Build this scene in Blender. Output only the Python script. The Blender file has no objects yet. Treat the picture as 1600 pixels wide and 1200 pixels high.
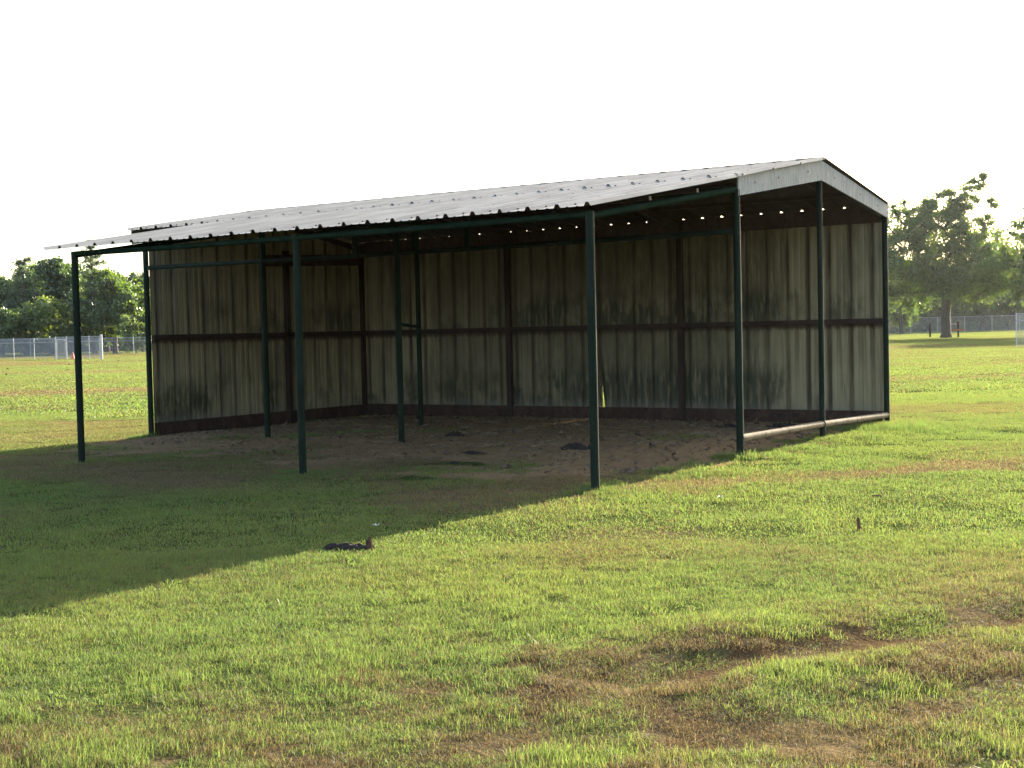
import bpy, math, random
import numpy as np
from mathutils import Vector, Matrix

random.seed(7)
rng = np.random.default_rng(11)
SC = bpy.context.scene
COL = SC.collection
R = math.radians

# ------------------------------------------------------------------ camera
CAM = Vector((6.0005, -13.2635, 1.4211))
VR = Vector((0.83079741, 0.55610728, -0.0228111))
VU = Vector((-0.0030049, 0.04546581, 0.99896138))
VF = Vector((-0.55656682, 0.82986598, -0.03944393))
FPX = 2121.58
cd = bpy.data.cameras.new('camera')
cam = bpy.data.objects.new('camera', cd)
COL.objects.link(cam)
m = Matrix.Identity(4)
for i in range(3):
    m[i][0], m[i][1], m[i][2], m[i][3] = VR[i], VU[i], -VF[i], CAM[i]
cam.matrix_world = m
cd.sensor_width = 36
cd.lens = FPX / 1600 * 36
cd.clip_end = 3000
SC.camera = cam

# ------------------------------------------------------------------ world, sun, exposure
SUN_EL, SUN_AZ = R(20), R(.6)          # azimuth measured from +Y towards +X
w = bpy.data.worlds.new('World')
SC.world = w
w.use_nodes = True
nt = w.node_tree
nt.nodes.clear()
sky = nt.nodes.new('ShaderNodeTexSky')
sky.sky_type = 'NISHITA'
sky.sun_disc = False
sky.sun_elevation = SUN_EL
sky.sun_rotation = SUN_AZ
sky.air_density = 1.0
sky.dust_density = 2.2
sky.ozone_density = 1.0
bg = nt.nodes.new('ShaderNodeBackground')
bg.inputs[1].default_value = 0.118
wo = nt.nodes.new('ShaderNodeOutputWorld')
nt.links.new(sky.outputs[0], bg.inputs[0])
nt.links.new(bg.outputs[0], wo.inputs[0])

sd = bpy.data.lights.new('sun', 'SUN')
sd.energy = 5.0
sd.angle = R(0.6)
sd.color = (1.0, 0.90, 0.74)
sun = bpy.data.objects.new('sun', sd)
COL.objects.link(sun)
sdir = Vector((math.sin(SUN_AZ) * math.cos(SUN_EL), math.cos(SUN_AZ) * math.cos(SUN_EL), math.sin(SUN_EL)))
sun.rotation_euler = sdir.to_track_quat('Z', 'Y').to_euler()
sun.location = (0, 30, 20)

SC.view_settings.view_transform = 'Standard'
SC.view_settings.look = 'None'
SC.view_settings.gamma = 1
SC.view_settings.use_curve_mapping = False
SC.view_settings.exposure = 2.14
SC.render.engine = 'CYCLES'
SC.cycles.max_bounces = 8
SC.cycles.diffuse_bounces = 4
SC.cycles.transparent_max_bounces = 8


def pix(x, y, z=0.0):
    """world point on the plane z seen at photograph pixel (x, y)"""
    d = VF + VR * ((x - 800) / FPX) - VU * ((y - 600) / FPX)
    return CAM + d * ((z - CAM.z) / d.z)


def pixd(x, D, z=0.0):
    """world point on height z, D metres deep, on the vertical line of pixel x"""
    hy = 516 - 0.0228 * (x - 800)
    d = VF + VR * ((x - 800) / FPX) - VU * ((hy - 600) / FPX)
    p = CAM + d * D
    return Vector((p.x, p.y, z))


# ------------------------------------------------------------------ noise and ground fields
def _hash(ix, iy, s):
    h = (ix.astype(np.int64) * 374761393 + iy.astype(np.int64) * 668265263 + s * 982451653) & 0x7fffffff
    h = ((h ^ (h >> 13)) * 1274126177) & 0x7fffffff
    return ((h ^ (h >> 16)) & 0xffff) / 65535.0


def vnoise(x, y, s=0):
    x0, y0 = np.floor(x), np.floor(y)
    fx, fy = x - x0, y - y0
    fx, fy = fx * fx * (3 - 2 * fx), fy * fy * (3 - 2 * fy)
    a, b = _hash(x0, y0, s), _hash(x0 + 1, y0, s)
    c, d = _hash(x0, y0 + 1, s), _hash(x0 + 1, y0 + 1, s)
    return (a * (1 - fx) + b * fx) * (1 - fy) + (c * (1 - fx) + d * fx) * fy


def fbm(x, y, sc, s=0, o=3):
    t, a, n = 0, 1, 0
    for k in range(o):
        t = t + a * vnoise(x * sc * 2 ** k + 17.3 * k, y * sc * 2 ** k - 9.1 * k, s + k)
        n += a
        a *= .5
    return t / n


def ss(a, b, x):
    t = np.clip((x - a) / (b - a), 0, 1)
    return t * t * (3 - 2 * t)


def box(x, y, x0, x1, y0, y1, f):
    return ss(x0 - f, x0 + f, x) * ss(x1 + f, x1 - f, x) * ss(y0 - f, y0 + f, y) * ss(y1 + f, y1 - f, y)


def seg(x, y, ax, ay, bx, by):
    dx, dy = bx - ax, by - ay
    t = np.clip(((x - ax) * dx + (y - ay) * dy) / (dx * dx + dy * dy), 0, 1)
    return np.hypot(x - ax - t * dx, y - ay - t * dy)


def fwd(x, y):
    n = math.hypot(VF.x, VF.y)
    return ((x - CAM.x) * VF.x + (y - CAM.y) * VF.y) / n


def f_bare(x, y):
    """0..1: bare earth"""
    n = fbm(x, y, 1.3, 3)
    n2 = fbm(x, y, .9, 61)
    inner = box(x, y, -9.0, .02, -1.2, 4.75, .22)
    apron = ss(-3.4, -1.0, y + .9 * (n2 - .5)) * box(x, y, -8.6, -.1, -4, 4.7, .3) * ss(.36, .56, n)
    b = np.maximum(inner * ss(.05, .3, n + .35 * ss(-1.2, .2, y)), apron * .9)
    edge = ss(.36, .05, np.abs(x - .12)) * ss(-1.0, -.2, y) * ss(3.2, 2.4, y)
    b = np.maximum(b, edge * ss(.3, .5, n))
    rut = ss(.24, .04, seg(x, y, 5.6, -4.3, 3.37, -8.46) + .40 * (fbm(x, y, 3.0, 21) - .5))
    b = np.maximum(b, rut * .8 * ss(.42, .62, fbm(x, y, 2.6, 33)))
    v = fwd(x, y)
    right = ss(1.6, 3.2, x + .25 * (y + 8))
    b = np.maximum(b, ss(7.2, 6, v) * (.15 + .85 * right) * .8 * ss(.63, .76, fbm(x, y, 2.8, 81)))
    return np.clip(b, 0, 1)


def f_dry(x, y):
    """0..1: dead, straw coloured grass"""
    v = fwd(x, y)
    n = fbm(x, y, .55, 5)
    n2 = fbm(x, y, 2.2, 15)
    n3 = fbm(x, y, .12, 25)
    dry = .16 + .34 * ss(.45, .8, n) + .18 * (n2 - .5)
    near = ss(6.9, 4.6, v + 1.2 * (n - .5))
    dry = dry + near * (.03 + (.55 + .4 * ss(1.2, 3.0, x + .25 * (y + 8))) * ss(.45, .66, n2 * .35 + n * .3 + .35 * fbm(x, y, 5.0, 16)))
    dry = dry + .42 * ss(5.9, 4.7, v) * ss(.45, .62, fbm(x, y, 6.0, 18))
    rut = ss(.9, .1, seg(x, y, 5.6, -4.3, 3.37, -8.46))
    dry = dry + .45 * rut * ss(.3, .6, n2)
    path = ss(.62, .1, seg(x, y, .45, -2.35, 4.2, 2.4) + .3 * (n2 - .5))
    dry = dry + .42 * path
    apron = box(x, y, -9.5, -.2, -4.6, 1, .7)
    dry = dry + (.30 + .35 * ss(.35, .6, n2)) * apron * ss(.30, .5, n)
    dry = dry + .35 * box(x, y, -11.5, -6.5, -3.6, -1.6, .6) * ss(.3, .6, n2)
    far = ss(14, 26, v)
    su = (x - CAM.x) * .831 + (y - CAM.y) * .556
    strip = fbm(su * .05, v * .42, 1.0, 41, 4)
    dry = dry + far * (.22 * ss(.4, .75, n3) + .52 * ss(.44, .66, strip) - .08)
    lush = box(x, y, .12, 1.6, -1.4, 4.4, .35)
    dry = dry * (1 - .75 * lush * (1 - path))
    return np.clip(dry, 0, 1)


def f_h(x, y):
    v = np.maximum(fwd(x, y), 0)
    h = .030 * (fbm(x, y, 1.6, 71) - .5) + .05 * (fbm(x, y, .4, 72) - .5) * ss(3, 6, np.abs(x + 4) + np.abs(y)) * .6
    h = h + .065 * box(x, y, -8.9, -.35, -.4, 4.8, .8)
    h = h + .045 * (fbm(x, y, 1.1, 73) - .5) * box(x, y, -9, 0, -2, 4.7, .4)
    h = h + .05 * box(x, y, -.05, .9, 1.8, 5.4, .5)
    d = seg(x, y, 5.6, -4.3, 3.37, -8.46)
    h = h - .035 * ss(.3, .05, d) + .02 * ss(.35, .15, np.abs(d - .45))
    near = ss(7.5, 5, v)
    h = h + near * .035 * (fbm(x, y, 2.6, 74) - .5)
    out = np.maximum(np.maximum(-11 - x, x - 9), np.maximum(-12 - y, y - 6.5))
    h = h * ss(14, 2, out)
    far = ss(25, 60, v)
    h = h + far * .25 * (fbm(x, y, .05, 75) - .5)
    return h


def H(x, y):
    return float(f_h(np.array([float(x)]), np.array([float(y)]))[0])


# ------------------------------------------------------------------ mesh helpers
class MB:
    def __init__(s):
        s.v, s.f = [], []

    def add(s, v, f):
        o = len(s.v)
        s.v += [tuple(q) for q in v]
        s.f += [tuple(i + o for i in q) for q in f]
        return s

    def box(s, c, d, rz=0.0, M=None):
        x, y, z = d[0] / 2, d[1] / 2, d[2] / 2
        pts = [Vector((sx * x, sy * y, sz * z)) for sz in (-1, 1) for sy in (-1, 1) for sx in (-1, 1)]
        T = Matrix.Translation(c) @ (M if M else Matrix.Rotation(rz, 4, 'Z'))
        return s.add([T @ p for p in pts], [(0, 2, 3, 1), (4, 5, 7, 6), (0, 1, 5, 4), (2, 6, 7, 3), (0, 4, 6, 2), (1, 3, 7, 5)])

    def bar(s, a, b, wd, hd):
        """rectangular bar from a to b; wd sideways, hd upwards"""
        a, b = Vector(a), Vector(b)
        z = (b - a).normalized()
        up = Vector((0, 0, 1)) if abs(z.z) < .9 else Vector((0, 1, 0))
        sx = z.cross(up).normalized()
        sy = sx.cross(z)
        v = [p + sx * (i * wd / 2) + sy * (j * hd / 2) for p in (a, b) for i, j in ((-1, -1), (1, -1), (1, 1), (-1, 1))]
        return s.add(v, [(3, 2, 1, 0), (4, 5, 6, 7), (0, 1, 5, 4), (1, 2, 6, 5), (2, 3, 7, 6), (3, 0, 4, 7)])

    def tube(s, pts, rad, n=12, cap=True):
        pts = [Vector(p) for p in pts]
        rad = rad if hasattr(rad, '__len__') else [rad] * len(pts)
        V, F = [], []
        ref = None
        for i, p in enumerate(pts):
            t = (pts[min(i + 1, len(pts) - 1)] - pts[max(i - 1, 0)]).normalized()
            if ref is None:
                ref = Vector((1, 0, 0)) if abs(t.x) < .8 else Vector((0, 1, 0))
            a = (ref - t * ref.dot(t)).normalized()
            ref = a
            b = t.cross(a)
            for k in range(n):
                q = 2 * math.pi * k / n
                V.append(p + (a * math.cos(q) + b * math.sin(q)) * rad[i])
        for i in range(len(pts) - 1):
            for k in range(n):
                k2 = (k + 1) % n
                F.append((i * n + k, i * n + k2, (i + 1) * n + k2, (i + 1) * n + k))
        if cap:
            F.append(tuple(reversed(range(n))))
            F.append(tuple(range((len(pts) - 1) * n, len(pts) * n)))
        return s.add(V, F)

    def mesh(s, name, mat, smooth=False):
        me = bpy.data.meshes.new(name)
        me.from_pydata(s.v, [], s.f)
        me.materials.append(mat)
        if smooth:
            me.shade_smooth()
            me.set_sharp_from_angle(angle=R(40))
        me.update()
        return me

    def build(s, name, mat, parent=None, smooth=False, loc=None):
        return link(name, s.mesh(name, mat, smooth), parent, loc)


def link(name, me, parent=None, loc=None, M=None):
    o = bpy.data.objects.new(name, me)
    COL.objects.link(o)
    if parent:
        o.parent = parent
    if M is not None:
        o.matrix_basis = M
    elif loc is not None:
        o.location = loc
    return o


def tag(o, label=None, cat=None, group=None, kind=None):
    if label:
        o['label'] = label
    if cat:
        o['category'] = cat
    if group:
        o['group'] = group
    if kind:
        o['kind'] = kind
    return o


def empty(name, loc, label, cat, group=None):
    o = bpy.data.objects.new(name, None)
    COL.objects.link(o)
    o.location = loc
    o.empty_display_size = .2
    return tag(o, label, cat, group)


def np_mesh(name, V, F, mat, attrs=None, fattrs=None):
    """V (n,3), F (m,k) numpy arrays"""
    me = bpy.data.meshes.new(name)
    n, (mF, k) = len(V), F.shape
    me.vertices.add(n)
    me.vertices.foreach_set('co', np.ascontiguousarray(V, np.float32).ravel())
    me.loops.add(mF * k)
    me.loops.foreach_set('vertex_index', np.ascontiguousarray(F, np.int32).ravel())
    me.polygons.add(mF)
    me.polygons.foreach_set('loop_start', np.arange(0, mF * k, k, dtype=np.int32))
    me.polygons.foreach_set('loop_total', np.full(mF, k, np.int32))
    for a, val in (attrs or {}).items():
        at = me.attributes.new(a, 'FLOAT', 'POINT')
        at.data.foreach_set('value', np.ascontiguousarray(val, np.float32))
    me.materials.append(mat)
    me.update(calc_edges=True)
    return me


# ------------------------------------------------------------------ material helpers
class NT:
    def __init__(s, name):
        s.m = bpy.data.materials.new(name)
        s.m.use_nodes = True
        s.t = s.m.node_tree
        s.t.nodes.clear()
        s.out = s.n('ShaderNodeOutputMaterial')

    def n(s, ty, **kw):
        q = s.t.nodes.new(ty)
        for k, v in kw.items():
            setattr(q, k, v)
        return q

    def l(s, a, b):
        s.t.links.new(a, b)

    def put(s, sock, v):
        if hasattr(v, 'is_output'):
            s.l(v, sock)
        else:
            sock.default_value = v

    def math(s, op, a, b=0.0, clamp=False):
        q = s.n('ShaderNodeMath', operation=op, use_clamp=clamp)
        s.put(q.inputs[0], a)
        s.put(q.inputs[1], b)
        return q.outputs[0]

    def mix(s, f, a, b):
        q = s.n('ShaderNodeMix', data_type='RGBA')
        s.put(q.inputs[0], f)
        for i, v in ((6, a), (7, b)):
            if not hasattr(v, 'is_output') and len(v) == 3:
                v = (*v, 1)
            s.put(q.inputs[i], v)
        return q.outputs[2]

    def pos(s):
        return s.n('ShaderNodeNewGeometry').outputs['Position']

    def xyz(s, v):
        q = s.n('ShaderNodeSeparateXYZ')
        s.l(v, q.inputs[0])
        return q.outputs

    def scale(s, v, sc):
        q = s.n('ShaderNodeMapping')
        s.l(v, q.inputs[0])
        q.inputs['Scale'].default_value = sc
        return q.outputs[0]

    def noise(s, v, sc, det=3, rough=.55, dist=0):
        q = s.n('ShaderNodeTexNoise')
        if v is not None:
            s.l(v, q.inputs['Vector'])
        q.inputs['Scale'].default_value = sc
        q.inputs['Detail'].default_value = det
        q.inputs['Roughness'].default_value = rough
        q.inputs['Distortion'].default_value = dist
        return q.outputs['Fac']

    def ramp(s, f, a, b):
        q = s.n('ShaderNodeMapRange', interpolation_type='SMOOTHSTEP')
        s.put(q.inputs[0], f)
        q.inputs[1].default_value, q.inputs[2].default_value = a, b
        return q.outputs[0]

    def attr(s, name, ty='GEOMETRY'):
        q = s.n('ShaderNodeAttribute', attribute_name=name, attribute_type=ty)
        return q.outputs['Fac']

    def bump(s, h, dist=.01, st=1.0):
        q = s.n('ShaderNodeBump')
        q.inputs['Distance'].default_value = dist
        q.inputs['Strength'].default_value = st
        s.l(h, q.inputs['Height'])
        return q.outputs[0]

    def bsdf(s, col, rough=.6, metal=0.0, spec=.5, nrm=None):
        q = s.n('ShaderNodeBsdfPrincipled')
        if not hasattr(col, 'is_output') and len(col) == 3:
            col = (*col, 1)
        s.put(q.inputs['Base Color'], col)
        s.put(q.inputs['Roughness'], rough)
        s.put(q.inputs['Metallic'], metal)
        q.inputs['Specular IOR Level'].default_value = spec
        if nrm:
            s.l(nrm, q.inputs['Normal'])
        return q.outputs[0]

    def done(s, sh):
        s.l(sh, s.out.inputs[0])
        return s.m


def leafy(name, c1, c2, c3, trans=.5, hue_attr=None):
    """thin foliage: diffuse + translucent + a little gloss, colour varies leaf by leaf"""
    t = NT(name)
    rnd = t.n('ShaderNodeNewGeometry').outputs['Random Per Island']
    col = t.mix(t.ramp(rnd, 0, .6), c1, c2)
    col = t.mix(t.ramp(t.noise(t.pos(), .45, 2), .45, .7), col, c3)
    return t, col


def leaf_shader(t, col, tcol, trans, gloss=.08):
    d = t.n('ShaderNodeBsdfDiffuse')
    t.put(d.inputs[0], col)
    tr = t.n('ShaderNodeBsdfTranslucent')
    t.put(tr.inputs[0], tcol)
    g = t.n('ShaderNodeBsdfGlossy')
    g.inputs['Roughness'].default_value = .45
    g.inputs[0].default_value = (.8, .85, .8, 1)
    m1 = t.n('ShaderNodeMixShader')
    m1.inputs[0].default_value = trans
    t.l(d.outputs[0], m1.inputs[1])
    t.l(tr.outputs[0], m1.inputs[2])
    m2 = t.n('ShaderNodeMixShader')
    m2.inputs[0].default_value = gloss
    t.l(m1.outputs[0], m2.inputs[1])
    t.l(g.outputs[0], m2.inputs[2])
    return t.done(m2.outputs[0])


def brighter(t, col, k):
    q = t.n('ShaderNodeVectorMath', operation='MULTIPLY')
    t.l(col, q.inputs[0])
    q.inputs[1].default_value = k
    return q.outputs[0]


M = {}
# --- ground
t = NT('turf_and_earth')
P = t.pos()
dry, bare = t.attr('dry'), t.attr('bare')
n1, n2 = t.noise(P, 9, 4), t.noise(P, 45, 3)
green = t.mix(n1, (.030, .042, .012), (.065, .082, .024))  # kept dark: shade in the gaps between blades, painted into the colour
straw = t.mix(n2, (.085, .060, .030), (.17, .125, .065))
soil = t.mix(t.noise(P, 5, 5), (.140, .084, .040), (.315, .21, .112))
soil = t.mix(t.ramp(t.noise(P, 60, 2), .55, .75), soil, (.33, .245, .17))
dd = t.math('ADD', dry, t.math('MULTIPLY', t.math('SUBTRACT', n1, .5), .7))
c = t.mix(t.ramp(dd, .2, .75), green, straw)
damp = t.mix(n2, (.044, .027, .013), (.115, .077, .042))
soil = t.mix(t.attr('damp'), soil, damp)
bb = t.math('ADD', bare, t.math('MULTIPLY', t.math('SUBTRACT', n1, .5), .2))
c = t.mix(t.ramp(bb, .06, .26), c, soil)
hh = t.math('ADD', t.math('MULTIPLY', n2, .5), n1)
M['ground'] = t.done(t.bsdf(c, 1.0, 0, 0, t.bump(hh, .03, .8)))

# --- grass blades
t = NT('grass_blades')
rnd = t.attr('rnd')
dry = t.attr('dry', 'INSTANCER')
P = t.pos()
dry = t.math('ADD', dry, t.math('MULTIPLY', t.math('SUBTRACT', t.noise(P, 12, 4, .7), .5), 1.45))
tint = t.attr('tint', 'INSTANCER')
g = t.mix(rnd, (.132, .174, .041), (.228, .262, .076))
g = t.mix(t.math('MULTIPLY', tint, .7), g, (.110, .178, .052))
s_ = t.mix(t.attr('rnd2'), (.12, .082, .044), (.27, .20, .115))
s_ = t.mix(t.attr('worn', 'INSTANCER'), s_, t.mix(t.attr('rnd'), (.062, .043, .024), (.195, .142, .080)))
f = t.ramp(t.math('SUBTRACT', dry, t.math('MULTIPLY', t.attr('rnd2'), .95)), -.06, .06)
c = t.mix(f, g, s_)
M['grass'] = leaf_shader(t, c, brighter(t, c, (1.25, 1.3, .9)), .5, .02)

# --- trees
def leafmat(name, a, b, cc, tr=.5, k=(1.7, 1.6, .7)):
    t, col = leafy(name, a, b, cc)
    return leaf_shader(t, col, brighter(t, col, k), tr)


M['leaf_oak'] = leafmat('oak_leaves', (.042, .080, .018), (.085, .128, .030), (.066, .115, .022), .55, (2.0, 1.95, .6))
M['leaf_bright'] = leafmat('light_leaves', (.075, .12, .024), (.12, .165, .042), (.095, .15, .028))
M['leaf_dark'] = leafmat('dark_leaves', (.036, .074, .022), (.066, .108, .032), (.048, .092, .024), .45)
M['leaf_pine'] = leafmat('pine_needles', (.04, .072, .030), (.075, .11, .045), (.055, .09, .036), .42)
t = NT('bark')
P = t.scale(t.pos(), (1, 1, .25))
M['bark'] = t.done(t.bsdf(t.mix(t.noise(P, 9, 4), (.035, .028, .022), (.13, .105, .085)), .9, 0, .2, t.bump(t.noise(P, 14, 4), .04)))

# --- shed metals
def painted(name, base, worn, rust, rough=.42, amt=(.62, .72), spec=.5):
    t = NT(name)
    P = t.pos()
    c = t.mix(t.ramp(t.noise(t.scale(P, (1, 1, .35)), 7, 4), .35, .75), base, worn)
    c = t.mix(t.ramp(t.noise(P, 18, 5, .65), *amt), c, rust)
    r = t.math('ADD', rough, t.math('MULTIPLY', t.noise(P, 25, 3), .25))
    return t.done(t.bsdf(c, r, 0, spec, t.bump(t.noise(P, 60, 3), .0015)))


M['green'] = painted('dark_green_paint', (.0085, .0155, .0095), (.015, .0235, .0155), (.04, .025, .016), .58, spec=.10)
M['green_dull'] = painted('faded_dark_green_paint', (.0095, .0185, .011), (.016, .028, .0185), (.04, .025, .016), 1.0, spec=0)
M['brown_steel'] = painted('red_oxide_steel', (.030, .018, .014), (.05, .03, .022), (.02, .014, .012), .6, (.55, .7), .3)
M['brown_board'] = painted('dark_stained_board', (.045, .027, .02), (.075, .045, .032), (.025, .017, .013), .8, (.5, .68), .2)
M['rust_pipe'] = painted('weathered_pale_pipe', (.20, .155, .10), (.27, .215, .145), (.085, .052, .03), .75, (.54, .64), .12)

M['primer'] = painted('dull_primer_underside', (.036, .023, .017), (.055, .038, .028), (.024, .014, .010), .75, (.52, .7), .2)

t = NT('galvanised_trim')
P = t.pos()
n = t.noise(t.scale(P, (1, 6, .8)), 6, 4)
c = t.mix(t.ramp(n, .35, .65), (.17, .195, .20), (.26, .285, .28))
c = t.mix(t.ramp(t.noise(P, 14, 5), .6, .72), c, (.13, .15, .145))
M['galv'] = t.done(t.bsdf(c, .7, 0, .15, t.bump(t.noise(P, 4, 2), .01)))

t = NT('weathered_roof_sheet')
P = t.pos()
c = t.mix(t.ramp(t.noise(t.scale(P, (4, .35, 1)), 3, 4), .35, .7), (.26, .248, .232), (.34, .326, .304))
c = t.mix(t.ramp(t.noise(P, 1.3, 4), .55, .75), c, (.235, .222, .204))
M['roof'] = t.done(t.bsdf(c, 1.0, 0, .03))

t = NT('stained_wall_sheet')
P = t.pos()
x, y, z = t.xyz(P)
u = t.math('ADD', x, t.math('MULTIPLY', y, 1.0))
cmb = t.n('ShaderNodeCombineXYZ')
t.l(u, cmb.inputs[0])
t.l(z, cmb.inputs[2])
Q = cmb.outputs[0]
c = t.mix(t.noise(Q, 1.6, 4), (.218, .176, .098), (.350, .298, .184))
lo = t.xyz(t.n('ShaderNodeTexCoord').outputs['Object'])     # darker brown lines beside every rib and lap
ph = t.math('ABSOLUTE', t.math('SUBTRACT', t.math('FRACT', t.math('ADD', t.math('MULTIPLY', lo[0], 1 / .3048), .5)), .5))
rd = t.ramp(t.math('ADD', ph, t.math('MULTIPLY', t.noise(t.scale(Q, (11, 1, .8)), 1, 4, .6), -.16)), .09, -.02)
rd = t.math('MULTIPLY', rd, t.ramp(t.noise(t.scale(Q, (2.3, 1, .7)), 1, 3), .25, .6))
c = t.mix(t.math('MULTIPLY', rd, .9), c, (.055, .036, .022))
st = t.ramp(t.noise(t.scale(Q, (13, 1, .55)), 1.0, 4, .6), .48, .70)
c = t.mix(t.math('MULTIPLY', st, .8), c, (.13, .095, .055))
st2 = t.ramp(t.noise(t.scale(Q, (30, 1, 1.2)), 1.0, 3, .6), .5, .72)
c = t.mix(t.math('MULTIPLY', st2, .55), c, (.12, .10, .06))
dim_mid = t.math('MULTIPLY', t.ramp(x, -9.6, -6.5), t.ramp(x, -.5, -3.2))  # light falloff painted in: dimmer along the middle, paler by the open end
grime_falloff = t.math('MULTIPLY', t.ramp(t.math('ADD', t.noise(t.scale(Q, (1.5, 1, .5)), 1.0, 4, .6), t.math('MULTIPLY', dim_mid, .22)), .50, .70), .58)  # patchy grime, deepened by the painted falloff
c = t.mix(grime_falloff, c, (.082, .066, .038))
# algae: dark green bloom low down and above the middle rail
low = t.math('ADD', t.ramp(z, 1.05, .45), t.math('MULTIPLY', t.ramp(t.math('ABSOLUTE', t.math('SUBTRACT', z, 1.65)), .45, .05), .8))
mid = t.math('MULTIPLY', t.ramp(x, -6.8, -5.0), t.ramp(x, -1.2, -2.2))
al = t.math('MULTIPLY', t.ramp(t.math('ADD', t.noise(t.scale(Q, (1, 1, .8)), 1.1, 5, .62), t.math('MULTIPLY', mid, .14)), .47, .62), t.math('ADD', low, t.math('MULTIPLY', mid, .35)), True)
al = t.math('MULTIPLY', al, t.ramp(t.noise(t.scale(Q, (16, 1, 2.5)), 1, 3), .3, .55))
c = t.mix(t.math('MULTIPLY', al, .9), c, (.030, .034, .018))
# mud splash at the foot, grime either side of the rail
c = t.mix(t.math('MULTIPLY', t.ramp(t.math('ADD', z, t.math('MULTIPLY', t.noise(t.scale(Q, (20, 1, 3)), 1, 3), .25)), .52, .28), .5), c, (.16, .15, .12))
gr = t.ramp(t.math('ADD', t.math('ABSOLUTE', t.math('SUBTRACT', z, 1.40)), t.math('MULTIPLY', t.noise(t.scale(Q, (24, 1, 1)), 1, 4, .7), -.15)), .005, -.055)
c = t.mix(t.math('MULTIPLY', gr, .85), c, (.05, .03, .02))
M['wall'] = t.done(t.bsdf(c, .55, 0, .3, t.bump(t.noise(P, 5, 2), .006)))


def plain(name, a, b=None, rough=.7, metal=0.0, sc=14):
    t = NT(name)
    c = t.mix(t.noise(t.pos(), sc, 4), a, b or tuple(.65 * v for v in a))
    return t.done(t.bsdf(c, rough, metal, .4, t.bump(t.noise(t.pos(), sc * 3, 3), .004)))


M['screw'] = plain('screw_zinc', (.22, .20, .18), None, .5, .5)
M['fence'] = plain('galvanised_wire', (.36, .36, .37), (.27, .27, .28), .55, .25, 3)
M['fence_post'] = plain('galvanised_post', (.50, .50, .50), (.36, .36, .36), .5, .4, 3)
M['white_post'] = plain('white_painted_post', (.55, .53, .50), (.44, .41, .38), .6, 0, 4)
M['orange'] = plain('orange_plastic', (.75, .12, .03), (.6, .09, .03), .5)
M['dark_wood'] = plain('dark_wood', (.045, .035, .028), None, .85)
M['tan_wood'] = plain('orange_brown_wood', (.36, .18, .08), (.25, .12, .06), .8, 0, 5)
M['clod'] = plain('dark_damp_earth', (.038, .024, .018), (.018, .012, .010), .95, 0, 30)
M['red_earth'] = plain('reddish_earth', (.11, .05, .03), (.06, .03, .02), .95, 0, 30)
M['stub'] = plain('brown_rotten_wood', (.16, .07, .028), (.08, .035, .018), .85, 0, 25)
M['pale'] = plain('pale_petal', (.75, .72, .66), (.6, .57, .5), .7)
M['crumb'] = plain('dry_crumbs', (.20, .135, .085), (.09, .06, .038), .95, 0, 8)

# ------------------------------------------------------------------ ground sheet (one grid, finer near the shed and the camera)
def axis(lo, hi, c0, c1, s0, grow=1.05, mx=8):
    a = list(np.arange(c0, c1 + 1e-6, s0))
    s = s0
    while a[-1] < hi:
        s = min(s * grow, mx)
        a.append(a[-1] + s)
    s = s0
    b = []
    q = c0
    while q > lo:
        s = min(s * grow, mx)
        q -= s
        b.append(q)
    return np.array(b[::-1] + a)


gx = axis(-420, 300, -11, 9, .09)
gy = axis(-120, 420, -12, 6.5, .09)
X, Y = np.meshgrid(gx, gy)
Xf, Yf = X.ravel(), Y.ravel()
V = np.stack([Xf, Yf, f_h(Xf, Yf)], -1)
nx, ny = len(gx), len(gy)
i = np.arange(nx * ny).reshape(ny, nx)
F = np.stack([i[:-1, :-1], i[:-1, 1:], i[1:, 1:], i[1:, :-1]], -1).reshape(-1, 4)
me = np_mesh('ground', V, F, M['ground'], {'dry': f_dry(Xf, Yf), 'bare': f_bare(Xf, Yf), 'damp': np.maximum(ss(1.5, .8, seg(Xf, Yf, 5.6, -4.3, 3.37, -8.46)), ss(7.5, 6, fwd(Xf, Yf)))})
me.shade_smooth()
ground = tag(link('ground', me), 'mown field of patchy green and straw coloured grass', None, None, 'structure')

# ------------------------------------------------------------------ the shed
B = 2.286                  # bay, 7.5 ft
LX = -4 * B                # left end of the main shed
A = 3.047                  # depth of the awning
C_ = 4.759                 # depth of the main shed
YR = C_ / 2
Z1, Z2, Z3 = 2.43, 2.93, 3.34
shed = empty('shed', (0, 0, 0), 'open fronted metal shed with dark green posts and pale ribbed roof standing in the field', 'shed')


def post(x, y, z1, r=.039, mat='green', z0=-.25, name='post'):
    b = MB().tube([(x, y, z0), (x, y, z1)], r, 14)
    return b.build(name, M[mat], shed, True)


# awning posts, then the three rows of the main shed
for x in (-2 * 3.43, -3.43, 0):
    post(x, -A, Z1 + .01)
for k in (4, 3, 2, 0):
    post(-k * B, 0, 2.85)
post(0, YR, 3.22, .034)
post(0, C_, 2.90, .037)
post(LX, YR, 3.2, .034)
post(-6.10, YR, 3.22, .036)                      # post of the inner stall
b = MB().tube([(-2 * B, .03, 1.53), (-6.08, YR - .02, 1.50)], .022, 10)
b.build('stall_rail', M['green'], shed, True)
# studs on the back wall and on the left wall
for x in (LX + .02, LX / 3 * 2, LX / 3):
    MB().box((x, C_ - .045, 1.4), (.085, .07, 2.9)).build('wall_stud', M['brown_steel'], shed)
MB().box((LX + .045, 2.84, 1.4), (.07, .085, 2.75)).build('wall_stud', M['brown_steel'], shed)
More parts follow.
